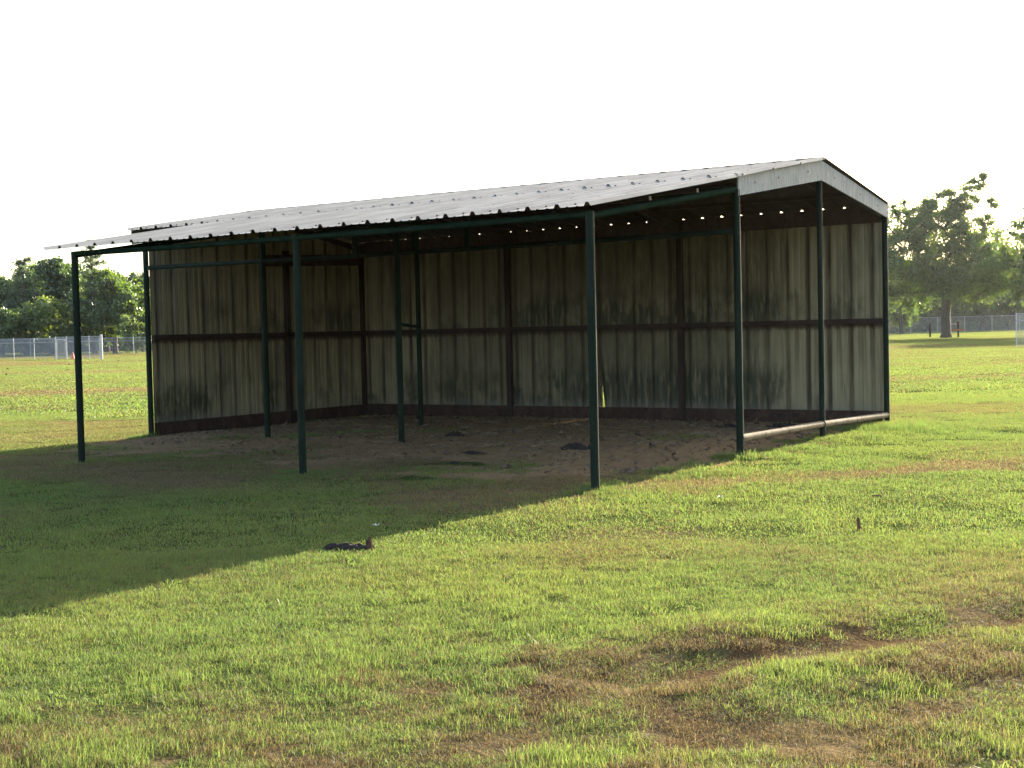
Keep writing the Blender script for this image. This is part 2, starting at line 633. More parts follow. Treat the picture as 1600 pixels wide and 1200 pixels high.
# horizontal pipes
def pipe(a, b_, r, mat='green', name='pipe', sag=0):
    a, b_ = Vector(a), Vector(b_)
    pts = [a.lerp(b_, k / 6) + Vector((0, 0, -sag * 4 * (k / 6) * (1 - k / 6))) for k in range(7)]
    return MB().tube(pts, r, 12).build(name, M[mat], shed, True)


pipe((-6.89, -A, Z1 - .016), (.03, -A, Z1 - .016), .030, 'green_dull', name='eave_beam', sag=.012)
pipe((LX, 0, 2.43), (0, 0, 2.41), .030, name='header_pipe', sag=.01)
pipe((LX, 0, Z2 - .075), (0, 0, Z2 - .075), .036, name='eave_beam')
for x in (-2 * 3.43, -3.43, 0):
    pipe((x, -A + .02, Z1 - .03), (x, -.03, 2.845), .032, 'green_dull', name='rafter')
for x in (-5.24, -4.29, -3.49):
    MB().box((x, 0, 2.63), (.07, .05, .40)).build('header_stub', M['green'], shed)
pipe((0, .03, .225), (0, YR - .03, .21), .040, 'rust_pipe', 'bottom_rail')
pipe((0, YR + .03, .205), (0, C_ - .03, .165), .040, 'rust_pipe', 'bottom_rail')
# girts and boards on the walls
MB().bar((LX + .08, C_ - .055, 1.435), (-.02, C_ - .055, 1.435), .05, .075).build('girt', M['brown_steel'], shed)
MB().bar((LX + .055, .04, 1.435), (LX + .055, C_ - .09, 1.435), .05, .075).build('girt', M['brown_steel'], shed)
MB().bar((LX + .052, C_ - .03, .11), (-.04, C_ - .03, .11), .04, .22).build('skirt_board', M['brown_board'], shed)
MB().bar((LX + .03, .05, .10), (LX + .03, C_ - .008, .10), .04, .22).build('skirt_board', M['brown_board'], shed)
MB().bar((LX - .03, C_ - .018, 2.870), (-.03, C_ - .018, 2.870), .026, .222).build('top_board', M['brown_board'], shed)
MB().bar((LX + .04, 2.3, 2.60), (LX + .04, C_ - .07, 2.68), .04, .18).build('top_board', M['brown_board'], shed)
# rafters and purlins under the main roof
for x in (LX + .03, -6.1, LX / 3, -.035):
    for s in (0, 1):
        y0 = 0.02 if s == 0 else C_ - .06
        MB().bar((x, y0, 2.865), (x, YR - (.01 if s == 0 else -.01), 3.255), .045, .09).build('rafter', M['brown_steel'], shed)
for y, z in ((.8, 3.085), (1.6, 3.218), (3.1, 3.228), (3.95, 3.088)):
    MB().bar((LX - .2, y, z), (-.06, y, z), .05, .05).build('purlin', M['brown_steel'], shed)
for y in (-2.0, -1.0):
    z = 2.475 + (y + 3.15) / 3.2 * .46
    MB().bar((-7.0, y, z - .02), (.04, y, z - .02), .05, .04).build('purlin', M['brown_steel'], shed)
# galvanised gable trim at the open end, a plainer pair at the other end
for xx in (.028, LX - .26):
    for s in (0, 1):
        ya, yb = (-.02, YR - .003) if s == 0 else (C_ + .05, YR + .003)
        za, zb = 2.985, 3.365
        o_ = .205 if s == 0 else .17
        v = []
        for dx in (-.008, .008):
            v += [(xx + dx, ya, za - o_), (xx + dx, yb, zb - .235), (xx + dx, yb, zb), (xx + dx, ya, za)]
        f = [(0, 3, 2, 1), (4, 5, 6, 7), (0, 1, 5, 4), (1, 2, 6, 5), (2, 3, 7, 6), (3, 0, 4, 7)]
        tr = MB().add(v, f).build('gable_trim', M['galv'], shed)
        if xx > 0:
            for q in (.18, .45, .82):
                yy, zz = ya + (yb - ya) * q, za + (zb - za) * q - .10
                MB().tube([(xx + .008, yy, zz), (xx + .018, yy, zz)], .009, 8).build('screw', M['screw'], tr)


# ribbed sheets: local u across (0..0.9144), s along, n outwards
def profile(width=.9144, h=.034):
    pts = []
    nr = math.ceil(width / .3048 - .01)
    for k in range(nr + 1):
        c = k * .3048
        rb = [(-.034, 0), (-.014, h), (.014, h), (.034, 0)]
        if k == 0:
            rb = [(-.014, h), (.014, h), (.034, 0)]
        pts += [(c + a, q) for a, q in rb]
        if k < nr:
            for mcen in (.1016, .2032):
                pts += [(c + mcen - .017, 0), (c + mcen - .008, .005), (c + mcen + .008, .005), (c + mcen + .017, 0)]
    return [q for q in pts if q[0] <= width + .036]


def sheet_mesh(name, length, mat, width=.9144, h=.034, segs=3, warp=.004, seed=0, bottom=None, th=.0025, top=None, under=None, ulo=-1):
    """bottom(u) -> s where the sheet starts at u, top(u) -> s where it ends"""
    rr = np.random.default_rng(seed)
    pr = [q for q in profile(width, h) if q[0] >= ulo]
    n = len(pr)
    V, F = [], []
    ph = rr.uniform(0, 6, 4)
    for layer in (0, -th):
        for j in range(segs + 1):
            for (u, q) in pr:
                s0 = bottom(u) if bottom else 0
                s1 = top(u) if top else length
                s = s0 + (s1 - s0) * j / segs
                wv = warp * math.sin(s * 2.1 + ph[0]) * math.sin(u * 4 + ph[1])
                V.append((u, s, q + layer + wv))
    o = n * (segs + 1)
    for j in range(segs):
        for k in range(n - 1):
            a = j * n + k
            F.append((a, a + 1, a + n + 1, a + n))
            F.append((o + a, o + a + n, o + a + n + 1, o + a + 1))
    for k in range(n - 1):
        F.append((k, o + k, o + k + 1, k + 1))
        a = segs * n + k
        F.append((a, a + 1, o + a + 1, o + a))
    for j in range(segs):
        for k in (0, n - 1):
            a = j * n + k
            q = (a, a + n, o + a + n, o + a)
            F.append(q if k == 0 else q[::-1])
    b = MB()
    b.v, b.f = V, F
    me = b.mesh(name, mat)
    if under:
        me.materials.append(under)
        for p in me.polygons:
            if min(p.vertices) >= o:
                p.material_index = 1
    return me


def frame(o, u, s):
    u, s = Vector(u).normalized(), Vector(s).normalized()
    n = u.cross(s)
    return Matrix(((u.x, s.x, n.x, o[0]), (u.y, s.y, n.y, o[1]), (u.z, s.z, n.z, o[2]), (0, 0, 0, 1)))


# awning roof: 8 sheets, eave at the front
a0, a1 = Vector((0, -3.16, 2.475)), Vector((0, .10, 2.998))
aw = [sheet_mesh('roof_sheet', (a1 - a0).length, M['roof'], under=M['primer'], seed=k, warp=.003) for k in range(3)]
for k in range(8):
    o_ = link('roof_sheet', aw[k % 3], shed, M=frame((-7.266 + k * .9144 + random.uniform(-.003, .003), a0.y + random.uniform(-.012, .012), a0.z + .0015 * (k % 2)), (1, 0, 0), a1 - a0))
# main roof front and back slopes
f0, f1 = Vector((0, -.11, 2.975)), Vector((0, YR - .01, 3.375))
b0 = Vector((0, C_ + .028, 2.977))
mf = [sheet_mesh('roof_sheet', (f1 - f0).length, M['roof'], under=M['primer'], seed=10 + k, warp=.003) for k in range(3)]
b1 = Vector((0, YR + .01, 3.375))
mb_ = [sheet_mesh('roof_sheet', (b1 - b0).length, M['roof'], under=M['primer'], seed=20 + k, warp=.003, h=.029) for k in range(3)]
x0 = -9.40
for k in range(11):
    wd = .9144 if k < 10 else .3048
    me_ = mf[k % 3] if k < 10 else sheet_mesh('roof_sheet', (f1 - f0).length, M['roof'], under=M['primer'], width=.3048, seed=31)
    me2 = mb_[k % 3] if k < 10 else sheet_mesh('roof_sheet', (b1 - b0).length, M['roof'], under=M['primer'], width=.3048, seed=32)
    dy = random.uniform(-.012, .012)
    link('roof_sheet', me_, shed, M=frame((x0 + k * .9144, f0.y + dy, f0.z + .0015 * (k % 2)), (1, 0, 0), f1 - f0))
    link('roof_sheet', me2, shed, M=frame((x0 + k * .9144 + wd, b0.y, b0.z + .0015 * (k % 2)), (-1, 0, 0), b1 - b0))
# ridge cap
MB().add([(x_, YR + dy, z_) for x_ in (x0 - .01, .05) for dy, z_ in ((-.11, 3.392), (0, 3.412), (.11, 3.392), (0, 3.404))],
         [(0, 1, 5, 4), (1, 2, 6, 5), (2, 3, 7, 6), (3, 0, 4, 7), (0, 3, 2, 1), (4, 5, 6, 7)]).build('ridge_cap', M['roof'], shed)
# screws
sb = MB()
for k in range(32):
    xx = x0 + k * .3048
    for q in (.03, .36, .68, .97):
        p = f0.lerp(f1, q)
        sb.box((xx + .05, p.y, p.z + .009), (.022, .022, .016))
for k in range(24):
    xx = -7.266 + k * .3048
    for q in (.07, .36, .68):
        p = a0.lerp(a1, q)
        sb.box((xx + .05, p.y, p.z + .009), (.022, .022, .016))
# rib closures: raised foam/neoprene ends show as little caps where the main eave laps the awning
tag(sb.build('roof_screws', M['screw'], shed), kind='stuff')

# back wall: 10 sheets, ribs outwards
xs = .12
for k in range(11):
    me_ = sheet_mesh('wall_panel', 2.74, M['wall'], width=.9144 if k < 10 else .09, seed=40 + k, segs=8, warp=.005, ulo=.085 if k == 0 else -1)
    if k == 4:
        # the foot of this sheet's edge is bent away and lets a sliver of light in
        for v in me_.vertices:
            if v.co.y < 1.03 and v.co.x > .86:
                kk = 1 - v.co.y / 1.03
                v.co.x -= (.102 if v.co.x > .9 else .055) * kk
                v.co.z += .015 * kk
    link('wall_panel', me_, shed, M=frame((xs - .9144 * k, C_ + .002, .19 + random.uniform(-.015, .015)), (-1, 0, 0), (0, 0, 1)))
# left wall: 5 sheets up to the roof slope
def roofz(y):
    return 2.96 + (y + .1) / 2.48 * .395 if y < YR else 2.96 + (C_ + .055 - y) / 2.42 * .395


for k in range(6):
    y1 = C_ - .004 - k * .9144             # the sheet runs from y1 towards the front
    top = lambda u, y1=y1: roofz(min(max(y1 - u, 0), C_)) - .235
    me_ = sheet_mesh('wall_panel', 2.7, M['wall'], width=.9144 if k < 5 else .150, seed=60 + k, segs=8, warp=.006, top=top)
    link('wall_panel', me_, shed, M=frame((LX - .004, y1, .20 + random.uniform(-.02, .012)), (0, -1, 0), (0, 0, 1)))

# ------------------------------------------------------------------ trees
def grow(attr_pts, trunk, r_tip=.012, r_base=.3, bark=None):
    """branch skeleton: every attractor joins the nearest node already on the tree; returns an MB of tapered limbs"""
    nodes = [Vector(p) for p in trunk]
    par = [-1] + list(range(len(trunk) - 1))
    P = np.array([tuple(p) for p in nodes])
    order = sorted(attr_pts, key=lambda q: (Vector(q) - nodes[-1]).length)
    for q in order:
        q = Vector(q)
        d = np.linalg.norm(P - np.array(q), axis=1) + .35 * np.maximum(0, P[:, 2] - q.z) * 2
        k = int(np.argmin(d))
        n = max(1, int((q - nodes[k]).length / .8))
        src, prev = nodes[k].copy(), k
        for j in range(1, n + 1):
            t_ = j / n
            p = src.lerp(q, t_) + Vector((random.gauss(0, .06), random.gauss(0, .06), .12 * math.sin(math.pi * t_)))
            nodes.append(p)
            par.append(prev)
            prev = len(nodes) - 1
        P = np.array([tuple(p) for p in nodes])
    w_ = [0.0] * len(nodes)
    kids = [0] * len(nodes)
    for k in range(len(nodes) - 1, -1, -1):
        w_[k] += 1 if kids[k] == 0 else 0
        if par[k] >= 0:
            w_[par[k]] += w_[k]
            kids[par[k]] += 1
    tot = w_[0]
    rad = [max(r_tip, r_base * (q / tot) ** .52) for q in w_]
    for k in range(len(trunk)):
        rad[k] = max(rad[k], r_base * (1 - .45 * k / len(trunk)))
    rad[0] = r_base * 1.35
    mb = MB()
    # chains
    child = {}
    for k, p in enumerate(par):
        if p >= 0:
            child.setdefault(p, []).append(k)
    stack = [(0, None)]
    while stack:
        k, p = stack.pop()
        chain = ([p] if p is not None else []) + [k]
        while child.get(chain[-1]):
            c = sorted(child[chain[-1]], key=lambda q: -w_[q])
            for o_ in c[1:]:
                stack.append((o_, chain[-1]))
            chain.append(c[0])
        rr = [rad[q] for q in chain]
        if p is not None:
            rr[0] = min(rad[chain[0]], rr[1] * 1.15)
        mb.tube([nodes[q] for q in chain], rr, 7 if rr[0] > .05 else 4, False)
    return mb


def leaves(centers, rads, per, size, mat, name='crown', squash=.75, seed=0, needle=False):
    r_ = np.random.default_rng(seed)
    C = np.repeat(np.array(centers), per, 0)
    Rr = np.repeat(np.array(rads), per)
    n = len(C)
    d = r_.normal(0, 1, (n, 3))
    d /= np.linalg.norm(d, axis=1)[:, None]
    rad = Rr * np.minimum(np.abs(r_.normal(0, .62, n)) + .08, 1.7)
    p = C + d * rad[:, None] * np.array([1, 1, squash])
    # a leaf spray: a bent, pointed blade of two triangles either side of its midrib
    a = r_.normal(0, 1, (n, 3)) + np.array([0, 0, -.25])
    a /= np.linalg.norm(a, axis=1)[:, None]
    b = np.cross(a, r_.normal(0, 1, (n, 3)))
    b /= np.linalg.norm(b, axis=1)[:, None]
    c = np.cross(a, b)
    s = size * r_.uniform(.6, 1.35, n)[:, None]
    wd = .12 if needle else .42
    v0, v1 = p - a * s * .5, p + a * s * .5
    v2 = p + b * s * wd + c * s * .12
    v3 = p - b * s * wd + c * s * .12
    V = np.stack([v0, v2, v1, v3], 1).reshape(-1, 3)
    F = np.arange(4 * n).reshape(n, 4)
    return np_mesh(name, V, F, mat)


def broadleaf(h, r, clear, n, seed, mat, size=.2, per=70, lob=.75, sparse_top=0.0, tr=.3, trunk_h=None):
    """returns (trunk mesh, crown mesh) for a tree standing at the origin"""
    random.seed(seed)
    rr = np.random.default_rng(seed)
    pts = []
    rads = []
    hc = (h + clear) / 2
    # a few big lobes give the crown its uneven outline, sprays fill each lobe
    lobes = []
    for k in range(9):
        an = k * 2.4 + rr.uniform(-.5, .5)
        zz = clear + (h - clear) * (.18 + .70 * ((k * .37) % 1))
        wz = math.sin(math.pi * min(max((zz - clear) / (h - clear), .1), .95)) ** .6
        q = r * wz * rr.uniform(.35, .72)
        lobes.append((q * math.cos(an), q * math.sin(an), zz, r * rr.uniform(.32, .55)))
    lobes.append((0, 0, h - r * .38, r * .40))
    for k in range(n):
        L = lobes[k % len(lobes)]
        d = rr.normal(0, 1, 3)
        d /= np.linalg.norm(d)
        u = rr.uniform(.35, 1.0) ** .5
        p = np.array(L[:3]) + d * L[3] * u * np.array([1, 1, .8])
        if p[2] < clear * .8:
            p[2] = clear * .8 + rr.uniform(0, .6)
        fz = (p[2] - clear) / (h - clear)
        if rr.uniform() < sparse_top * max(0, fz - .45) * 1.6:
            continue
        pts.append(tuple(p))
        rads.append(r * rr.uniform(.10, .19) * lob / .75)
    th = trunk_h or clear + (h - clear) * .25
    trunk = [(rr.normal(0, .03) * k, rr.normal(0, .03) * k, th * k / 5) for k in range(6)]
    tm = grow(pts, trunk, r_base=tr).mesh('trunk', M['bark'], True)
    cm = leaves(pts, rads, per, size, mat, seed=seed)
    return tm, cm


def pine(h, r, clear, seed, mat, tiers=9, per=110, size=.30):
    random.seed(seed)
    rr = np.random.default_rng(seed)
    pts, rads = [], []
    for k in range(tiers):
        f_ = k / (tiers - 1)
        z = clear + (h - clear) * f_
        q = r * (1 - f_ * .72) * rr.uniform(.7, 1.1)
        for j in range(max(2, int(6 - 4 * f_))):
            an = k * 1.9 + j * 6.283 / max(2, int(6 - 4 * f_)) + rr.uniform(-.4, .4)
            for e in (.45, .95):
                pts.append((q * e * math.cos(an), q * e * math.sin(an), z + rr.uniform(-.25, .35) + .25 * e))
                rads.append(.55 + .55 * (1 - f_) * rr.uniform(.6, 1))
    pts.append((0, 0, h))
    rads.append(.45)
    trunk = [(rr.normal(0, .04), rr.normal(0, .04), h * .97 * k / 9) for k in range(10)]
    tm = grow(pts, trunk, r_base=.22).mesh('trunk', M['bark'], True)
    return tm, leaves(pts, rads, per, size, mat, squash=.55, seed=seed, needle=True)


def plant(name, pair, px, D, rot, scale, label, group, z=0.0):
    p = pixd(px, D)
    p.z = H(p.x, p.y) + z - .03
    e = empty(name, p, label, 'tree', group)
    e.rotation_euler.z = rot
    e.scale = scale if hasattr(scale, '__len__') else (scale,) * 3
    link('trunk', pair[0], e)
    link('crown', pair[1], e)
    return e


# the big tree at the right: forked trunk, dense skirt, thin open top
def main_tree():
    random.seed(5)
    rr = np.random.default_rng(5)
    pts, rads = [], []
    def lobe(x, y, z, r_, n, s=(1, 1, .75), br=.6):
        for k in range(int(n * 1.4)):
            d = rr.normal(0, 1, 3)
            d /= np.linalg.norm(d)
            p = np.array((x, y, z)) + d * r_ * rr.uniform(.3, 1) ** .5 * np.array(s)
            pts.append(tuple(p))
            rads.append(br * 1.5 * rr.uniform(.6, 1.2))
    # (local x is across the picture)
    lobe(-3.0, -.4, 5.6, 1.9, 26)
    lobe(-2.4, .6, 3.7, 1.5, 18)
    lobe(-3.7, .1, 4.0, .9, 8)
    lobe(.3, -1.0, 4.3, 1.9, 28)
    lobe(2.4, .4, 4.2, 1.7, 24)
    lobe(3.0, -.5, 6.0, 1.5, 20)
    lobe(.6, 1.4, 6.0, 2.0, 24)
    lobe(-.9, .2, 7.4, 1.9, 26)
    lobe(1.6, .3, 7.6, 1.3, 14, br=.5)
    lobe(-2.0, .0, 8.6, 1.4, 16, br=.5)
    lobe(-.2, .2, 9.6, 1.4, 16, br=.48)
    lobe(-3.1, .0, 10.1, .9, 7, br=.4)
    lobe(1.4, .1, 10.6, 1.0, 8, br=.4)
    lobe(2.2, .1, 11.6, .9, 7, (1, 1, 1), br=.34)
    lobe(.1, 0, 11.2, .7, 5, br=.36)
    lobe(2.9, 0, 9.0, .8, 6, br=.38)
    lobe(-4.6, 0, 9.2, .8, 9, br=.42)
    lobe(-4.3, 0, 6.9, .8, 8, br=.42)
    lobe(3.5, .4, 10.6, .4, 3, br=.28)
    lobe(2.7, .1, 12.5, .4, 3, br=.26)
    lobe(-2.9, .3, 7.7, 1.4, 16)
    lobe(2.9, .2, 7.5, 1.3, 14)
    lobe(.7, .2, 8.9, 1.3, 14, br=.5)
    lobe(-1.2, .5, 5.2, 1.6, 18)
    lobe(3.9, .2, 4.6, 1.0, 10)
    lobe(.9, .4, 10.0, .9, 8, br=.4)
    lobe(-1.3, .2, 10.4, .8, 7, br=.4)
    trunk = [(0, 0, 0), (.03, 0, .5), (.02, .02, 1.1), (-.02, 0, 1.8), (.05, .02, 2.5), (.1, .05, 3.2), (.05, 0, 4.0)]
    tm = grow(pts, trunk, r_base=.34, r_tip=.016).mesh('trunk', M['bark'], True)
    return tm, leaves(pts, rads, 130, .17, M['leaf_oak'], squash=.85, seed=5)


ANG = math.atan2(VR.y, VR.x)
plant('shade_tree', main_tree(), 1478, 107, ANG, (1.1, 1.1, 1.0),
      'broad spreading tree with a thick bare trunk and thin open top, right of the shed', None)
oakA = broadleaf(10.4, 5.4, 1.8, 330, 21, M['leaf_oak'], .20, 120, tr=.28)
plant('shade_tree', oakA, 1648, 100, .8, (1.08, 1.08, 1.06),
      'dense rounded tree cut off by the right edge of the picture', None)
T1 = broadleaf(9, 3.9, 1.2, 210, 31, M['leaf_dark'], .25, 150)
T2 = broadleaf(8, 4.2, .9, 210, 47, M['leaf_oak'], .25, 150)
T3 = broadleaf(4.4, 3.0, .35, 150, 53, M['leaf_bright'], .21, 150, tr=.15)
T4 = broadleaf(10, 3.2, 2.0, 170, 63, M['leaf_dark'], .25, 150)
PN = pine(10.5, 2.6, 3.0, 71, M['leaf_pine'])
PN2 = pine(9.5, 3.0, 4.2, 77, M['leaf_pine'], 6, 130)
GL, GR = 'trees beyond the fence at the left', 'trees behind the fence at the right'
plant('pine_tree', PN, 147, 133, .3, 1.0, 'tall tapering pine rising behind the leftmost awning post', GL)
plant('pine_tree', PN2, 40, 135, 1.3, (1, 1, .96), 'flat topped pine with rounded crown near the left edge of the picture', GL)
plant('broadleaf_tree', T4, 82, 138, 2.0, (1.1, 1.1, .97), 'pale topped tree standing between the two pines', GL)
plant('broadleaf_tree', T1, 2, 140, .4, (1.0, 1.0, .92), 'dark tree cut off by the left edge of the picture', GL)
plant('broadleaf_tree', T2, 62, 146, 1.9, (1, 1, 1.12), 'dark rounded tree filling in behind the pale topped tree, left of the awning post', GL)
plant('broadleaf_tree', T1, 168, 147, 3.3, (.9, .9, 1.0), 'dark tree filling in behind the tall pine on its right', GL)
plant('broadleaf_tree', T2, 108, 143, 0.2, (.8, .8, 1.08), 'dark tree filling in just left of the leftmost awning post', GL)
plant('bushy_tree', T3, 42, 131, .9, (1.28, 1.28, 1.2), 'low light green bushy tree in front, by the left edge above the fence', GL)
plant('broadleaf_tree', T2, 180, 134, 2.7, (.85, .85, .96), 'mid green tree right of the tall pine, behind the fence', GL)
plant('bushy_tree', T3, 212, 131, 3.9, (.62, .62, .78), 'small light green bushy tree touching the left corner post of the shed', GL)
plant('broadleaf_tree', T1, 222, 145, 5.1, (.8, .8, .93), 'dark tree half hidden by the left wall of the shed', GL)
plant('broadleaf_tree', T2, 118, 139, 4.4, (.8, .8, .80), 'dark low tree under the tall pine, left of the awning post', GL)
plant('broadleaf_tree', T2, 1408, 150, 1.2, (.75, .75, 1.02), 'green tree right beside the back corner post of the shed', GR)
plant('broadleaf_tree', T1, 1450, 176, .9, (1.15, 1.15, .86), 'dark tree standing directly behind the spreading tree', GR)
plant('broadleaf_tree', T1, 1535, 172, 2.9, (1.15, 1.15, .98), 'dark tree behind the gap between the two large trees', GR)
plant('broadleaf_tree', T2, 1582, 174, 5.9, (1.15, 1.15, 1.15), 'tree behind the near fence corner at the right edge', GR)

# far wood: one continuous dark mass of undergrowth and trees well behind
rr = np.random.default_rng(99)
cs, rs = [], []
for px in np.arange(-260, 1900, 6.5):
    for row in range(3):
        D = 178 + 14 * row + rr.uniform(-5, 5)
        p = pixd(px + rr.uniform(-6, 6), D)
        top = ((7.2 if px < 700 else 5.0) + 1.1 * row + 1.8 * math.sin(px * .021 + row) * math.sin(px * .0093)) 
        zs = np.arange(.5, top, 1.1)
        for z in zs:
            cs.append((p.x + rr.normal(0, .5), p.y + rr.normal(0, .5), z + rr.uniform(-.3, .3)))
            rs.append(rr.uniform(.7, 1.25))
far = link('far_wood', leaves(cs, rs, 40, .46, M['leaf_dark'], 'far_wood', .8, 7))
tag(far, 'dark far-off wood closing the field behind the fences', None, None, 'stuff')

# ------------------------------------------------------------------ chain link fences
def weave(length, h, step=.085, r_=.0042):
    mb = MB()
    n = int((length + h) / step)
    for k in range(-int(h / step), int(length / step) + 1):
        x = k * step
        for sgn in (1, -1):
            if sgn == 1:
                a, b = (x, 0), (x + h, h)
            else:
                a, b = (x, h), (x + h, 0)
            # clip to 0..length
            def cl(a, b):
                (ax, az), (bx, bz) = a, b
                if bx <= 0 or ax >= length:
                    return None
                if ax < 0:
                    az += (bz - az) * (-ax) / (bx - ax); ax = 0
                if bx > length:
                    q = (length - ax) / (bx - ax); bz = az + (bz - az) * q; bx = length
                return (ax, az), (bx, bz)
            q = cl(a, b)
            if not q:
                continue
            (ax, az), (bx, bz) = q
            if abs(bx - ax) < .01:
                continue
            mb.tube([(ax, sgn * .004, az), (bx, sgn * .004, bz)], r_, 3, False)
    return mb


def chain_fence(a, b, h, label, bay=3.0, mid=True, group=None, rail_r=.022, mesh_r=.0045, top=True, skip_first=False):
    a, b = Vector((a.x, a.y, 0)), Vector((b.x, b.y, 0))
    L = (b - a).length
    n = max(1, round(L / bay))
    bay = L / n
    e = empty('chain_link_fence', a, label, 'fence', group)
    e.rotation_euler.z = math.atan2(b.y - a.y, b.x - a.x)
    wm = weave(bay, h - .08, r_=mesh_r).mesh('wire_mesh', M['fence'])
    pm = MB().tube([(0, 0, -.2), (0, 0, h + .05)], .034, 8).mesh('post', M['fence_post'], True)
    d = (b - a).normalized()
    for k in range(n + 1):
        p = a + d * (k * bay)
        if not (skip_first and k == 0):
            link('post', pm, e, (k * bay, 0, H(p.x, p.y)))
        if k < n:
            q = p + d * (bay / 2)
            link('wire_mesh', wm, e, (k * bay, 0, H(q.x, q.y) + .05))
    z0 = H(a.x, a.y)
    z1 = H(b.x, b.y)
    MB().tube([(0, -.03, z0 + h), (L, -.03, z1 + h)], rail_r, 6).build('top_rail', M['fence_post'], e, True)
    if mid:
        MB().tube([(0, -.04, z0 + h * .80), (L, -.04, z1 + h * .80)], .028, 6).build('mid_rail', M['fence'], e, True)
    return e


FG = 'chain link fences around the field'
chain_fence(pixd(-40, 110), pixd(86, 103), 1.62, 'chain link fence run at the left edge below the light green bushy tree', group=FG)
chain_fence(pixd(87, 102.5), pixd(157, 98), 1.68, 'chain link fence panel between gate and thick white post, behind the leftmost awning post', bay=1.6, group=FG)
chain_fence(pixd(-60, 126), pixd(262, 126), 1.55, 'long rear chain link fence in front of the left trees, running behind the shed', bay=3.2, group=FG)
chain_fence(pixd(1340, 158), pixd(1680, 153), 1.85, 'long chain link fence behind the spreading tree at the right', bay=3.0, mid=False, group=FG)
pa, pb = pixd(1588, 71), pixd(1660, 69)
chain_fence(pa, pb, 1.75, 'near chain link panel at the right edge of the picture', bay=1.2, group=FG, mesh_r=.0055)
p = pixd(158, 98)
o = MB().tube([(0, 0, -.2), (0, 0, 1.82)], .095, 10).build('fence_post', M['white_post'], None, True, (p.x, p.y, H(p.x, p.y)))
tag(o, 'thick pale fence end post beside the chain link panel at the left', 'post')
p = pixd(89, 101.6)
g = empty('gate', (p.x, p.y, H(p.x, p.y)), 'narrow pale metal gate leaf in the left fence, left of the orange cone', 'gate')
g.rotation_euler.z = ANG + .5
fr = MB()
for a_, b_ in (((0, 0, .1), (0, 0, 1.5)), ((.62, 0, .1), (.62, 0, 1.5)), ((0, 0, .1), (.62, 0, .1)), ((0, 0, 1.5), (.62, 0, 1.5))):
    fr.tube([a_, b_], .03, 8)
tag(fr.build('gate_frame', M['white_post'], g, True), kind='stuff')
weave(.62, 1.38, .045, .006).build('wire_mesh', M['fence'], g, False, (0, 0, .11))
p = pixd(113, 102)
c = empty('traffic_cone', (p.x, p.y, H(p.x, p.y)), 'small orange cone standing behind the left fence panel', 'cone')
MB().tube([(0, 0, .03), (0, 0, .25), (0, 0, .55)], [.16, .10, .03], 12).build('cone_body', M['orange'], c, True)
MB().box((0, 0, .015), (.38, .38, .03)).build('base', M['orange'], c)

# posts under the big tree
p = pixd(1453, 113)
o = MB().tube([(0, 0, -.2), (.01, 0, .5), (0, 0, 1.12)], [.09, .085, .08], 8).build('wooden_post', M['dark_wood'], None, True, (p.x, p.y, H(p.x, p.y)))
tag(o, 'short dark post left of the spreading tree trunk', 'post')
p = pixd(1497, 108)
e = empty('post_with_crossboard', (p.x, p.y, H(p.x, p.y)), 'dark post with an orange brown crossboard and pale bar, right of the spreading tree trunk', 'post')
e.rotation_euler.z = ANG
MB().tube([(0, 0, -.2), (0, 0, 1.16)], .085, 8).build('post', M['dark_wood'], e, True)
MB().tube([(0, 0, 1.163), (0, 0, 1.22), (0, 0, 1.26)], [.12, .12, .05], 8).build('cap', M['dark_wood'], e, True)
MB().box((-.02, -.11, .60), (.98, .05, .17)).build('crossboard', M['tan_wood'], e)
MB().tube([(-.62, -.02, 1.08), (-.087, -.02, 1.06)], .028, 8).build('bar', M['white_post'], e, True)

# ------------------------------------------------------------------ small things on the ground
def lump(name, c, size, mat, label, cat, seed, n=44, group=None, p=1.0):
    """an irregular heap: a jittered dome with crumbs of the same mesh merged into it"""
    r_ = np.random.default_rng(seed)
    mb = MB()
    NU, NV = 16, 6
    V = []
    for j in range(NV + 1):
        f_ = j / NV
        for k in range(NU):
            an = 2 * math.pi * k / NU
            q = (1 - f_ ** 1.3) * (1 + .35 * float(vnoise(np.array([k * .9 + seed]), np.array([f_ * 2.0]), seed)[0]) - .18)
            zz = (1 - (1 - f_) ** (1.9 * p)) * (1 + r_.uniform(-.45, .3) * (0 < f_)) - .10
            V.append((size[0] * q * math.cos(an), size[1] * q * math.sin(an), size[2] * zz))
    F = [(j * NU + k, j * NU + (k + 1) % NU, (j + 1) * NU + (k + 1) % NU, (j + 1) * NU + k) for j in range(NV) for k in range(NU)]
    mb.add(V, F)
    for k in range(n):
        an, q = r_.uniform(0, 6.28), r_.uniform(.3, 1.15)
        s_ = r_.uniform(.08, .24) * min(size[0], size[1])
        p = Vector((size[0] * q * math.cos(an), size[1] * q * math.sin(an), max(0, size[2] * (1 - q) * .8)))
        pts = [p + Vector(r_.normal(0, s_, 3)) for _ in range(4)]
        mb.add(pts, [(0, 1, 2), (0, 3, 1), (1, 3, 2), (0, 2, 3)])
    o = mb.build(name, M[mat], None, False, (c[0], c[1], H(c[0], c[1]) - .004))
    return tag(o, label, cat, group)


DG = 'dark heaps of dirt inside the shed'
def gp(x, y):
    q = pix(x, y, .09)
    return (q.x, q.y)


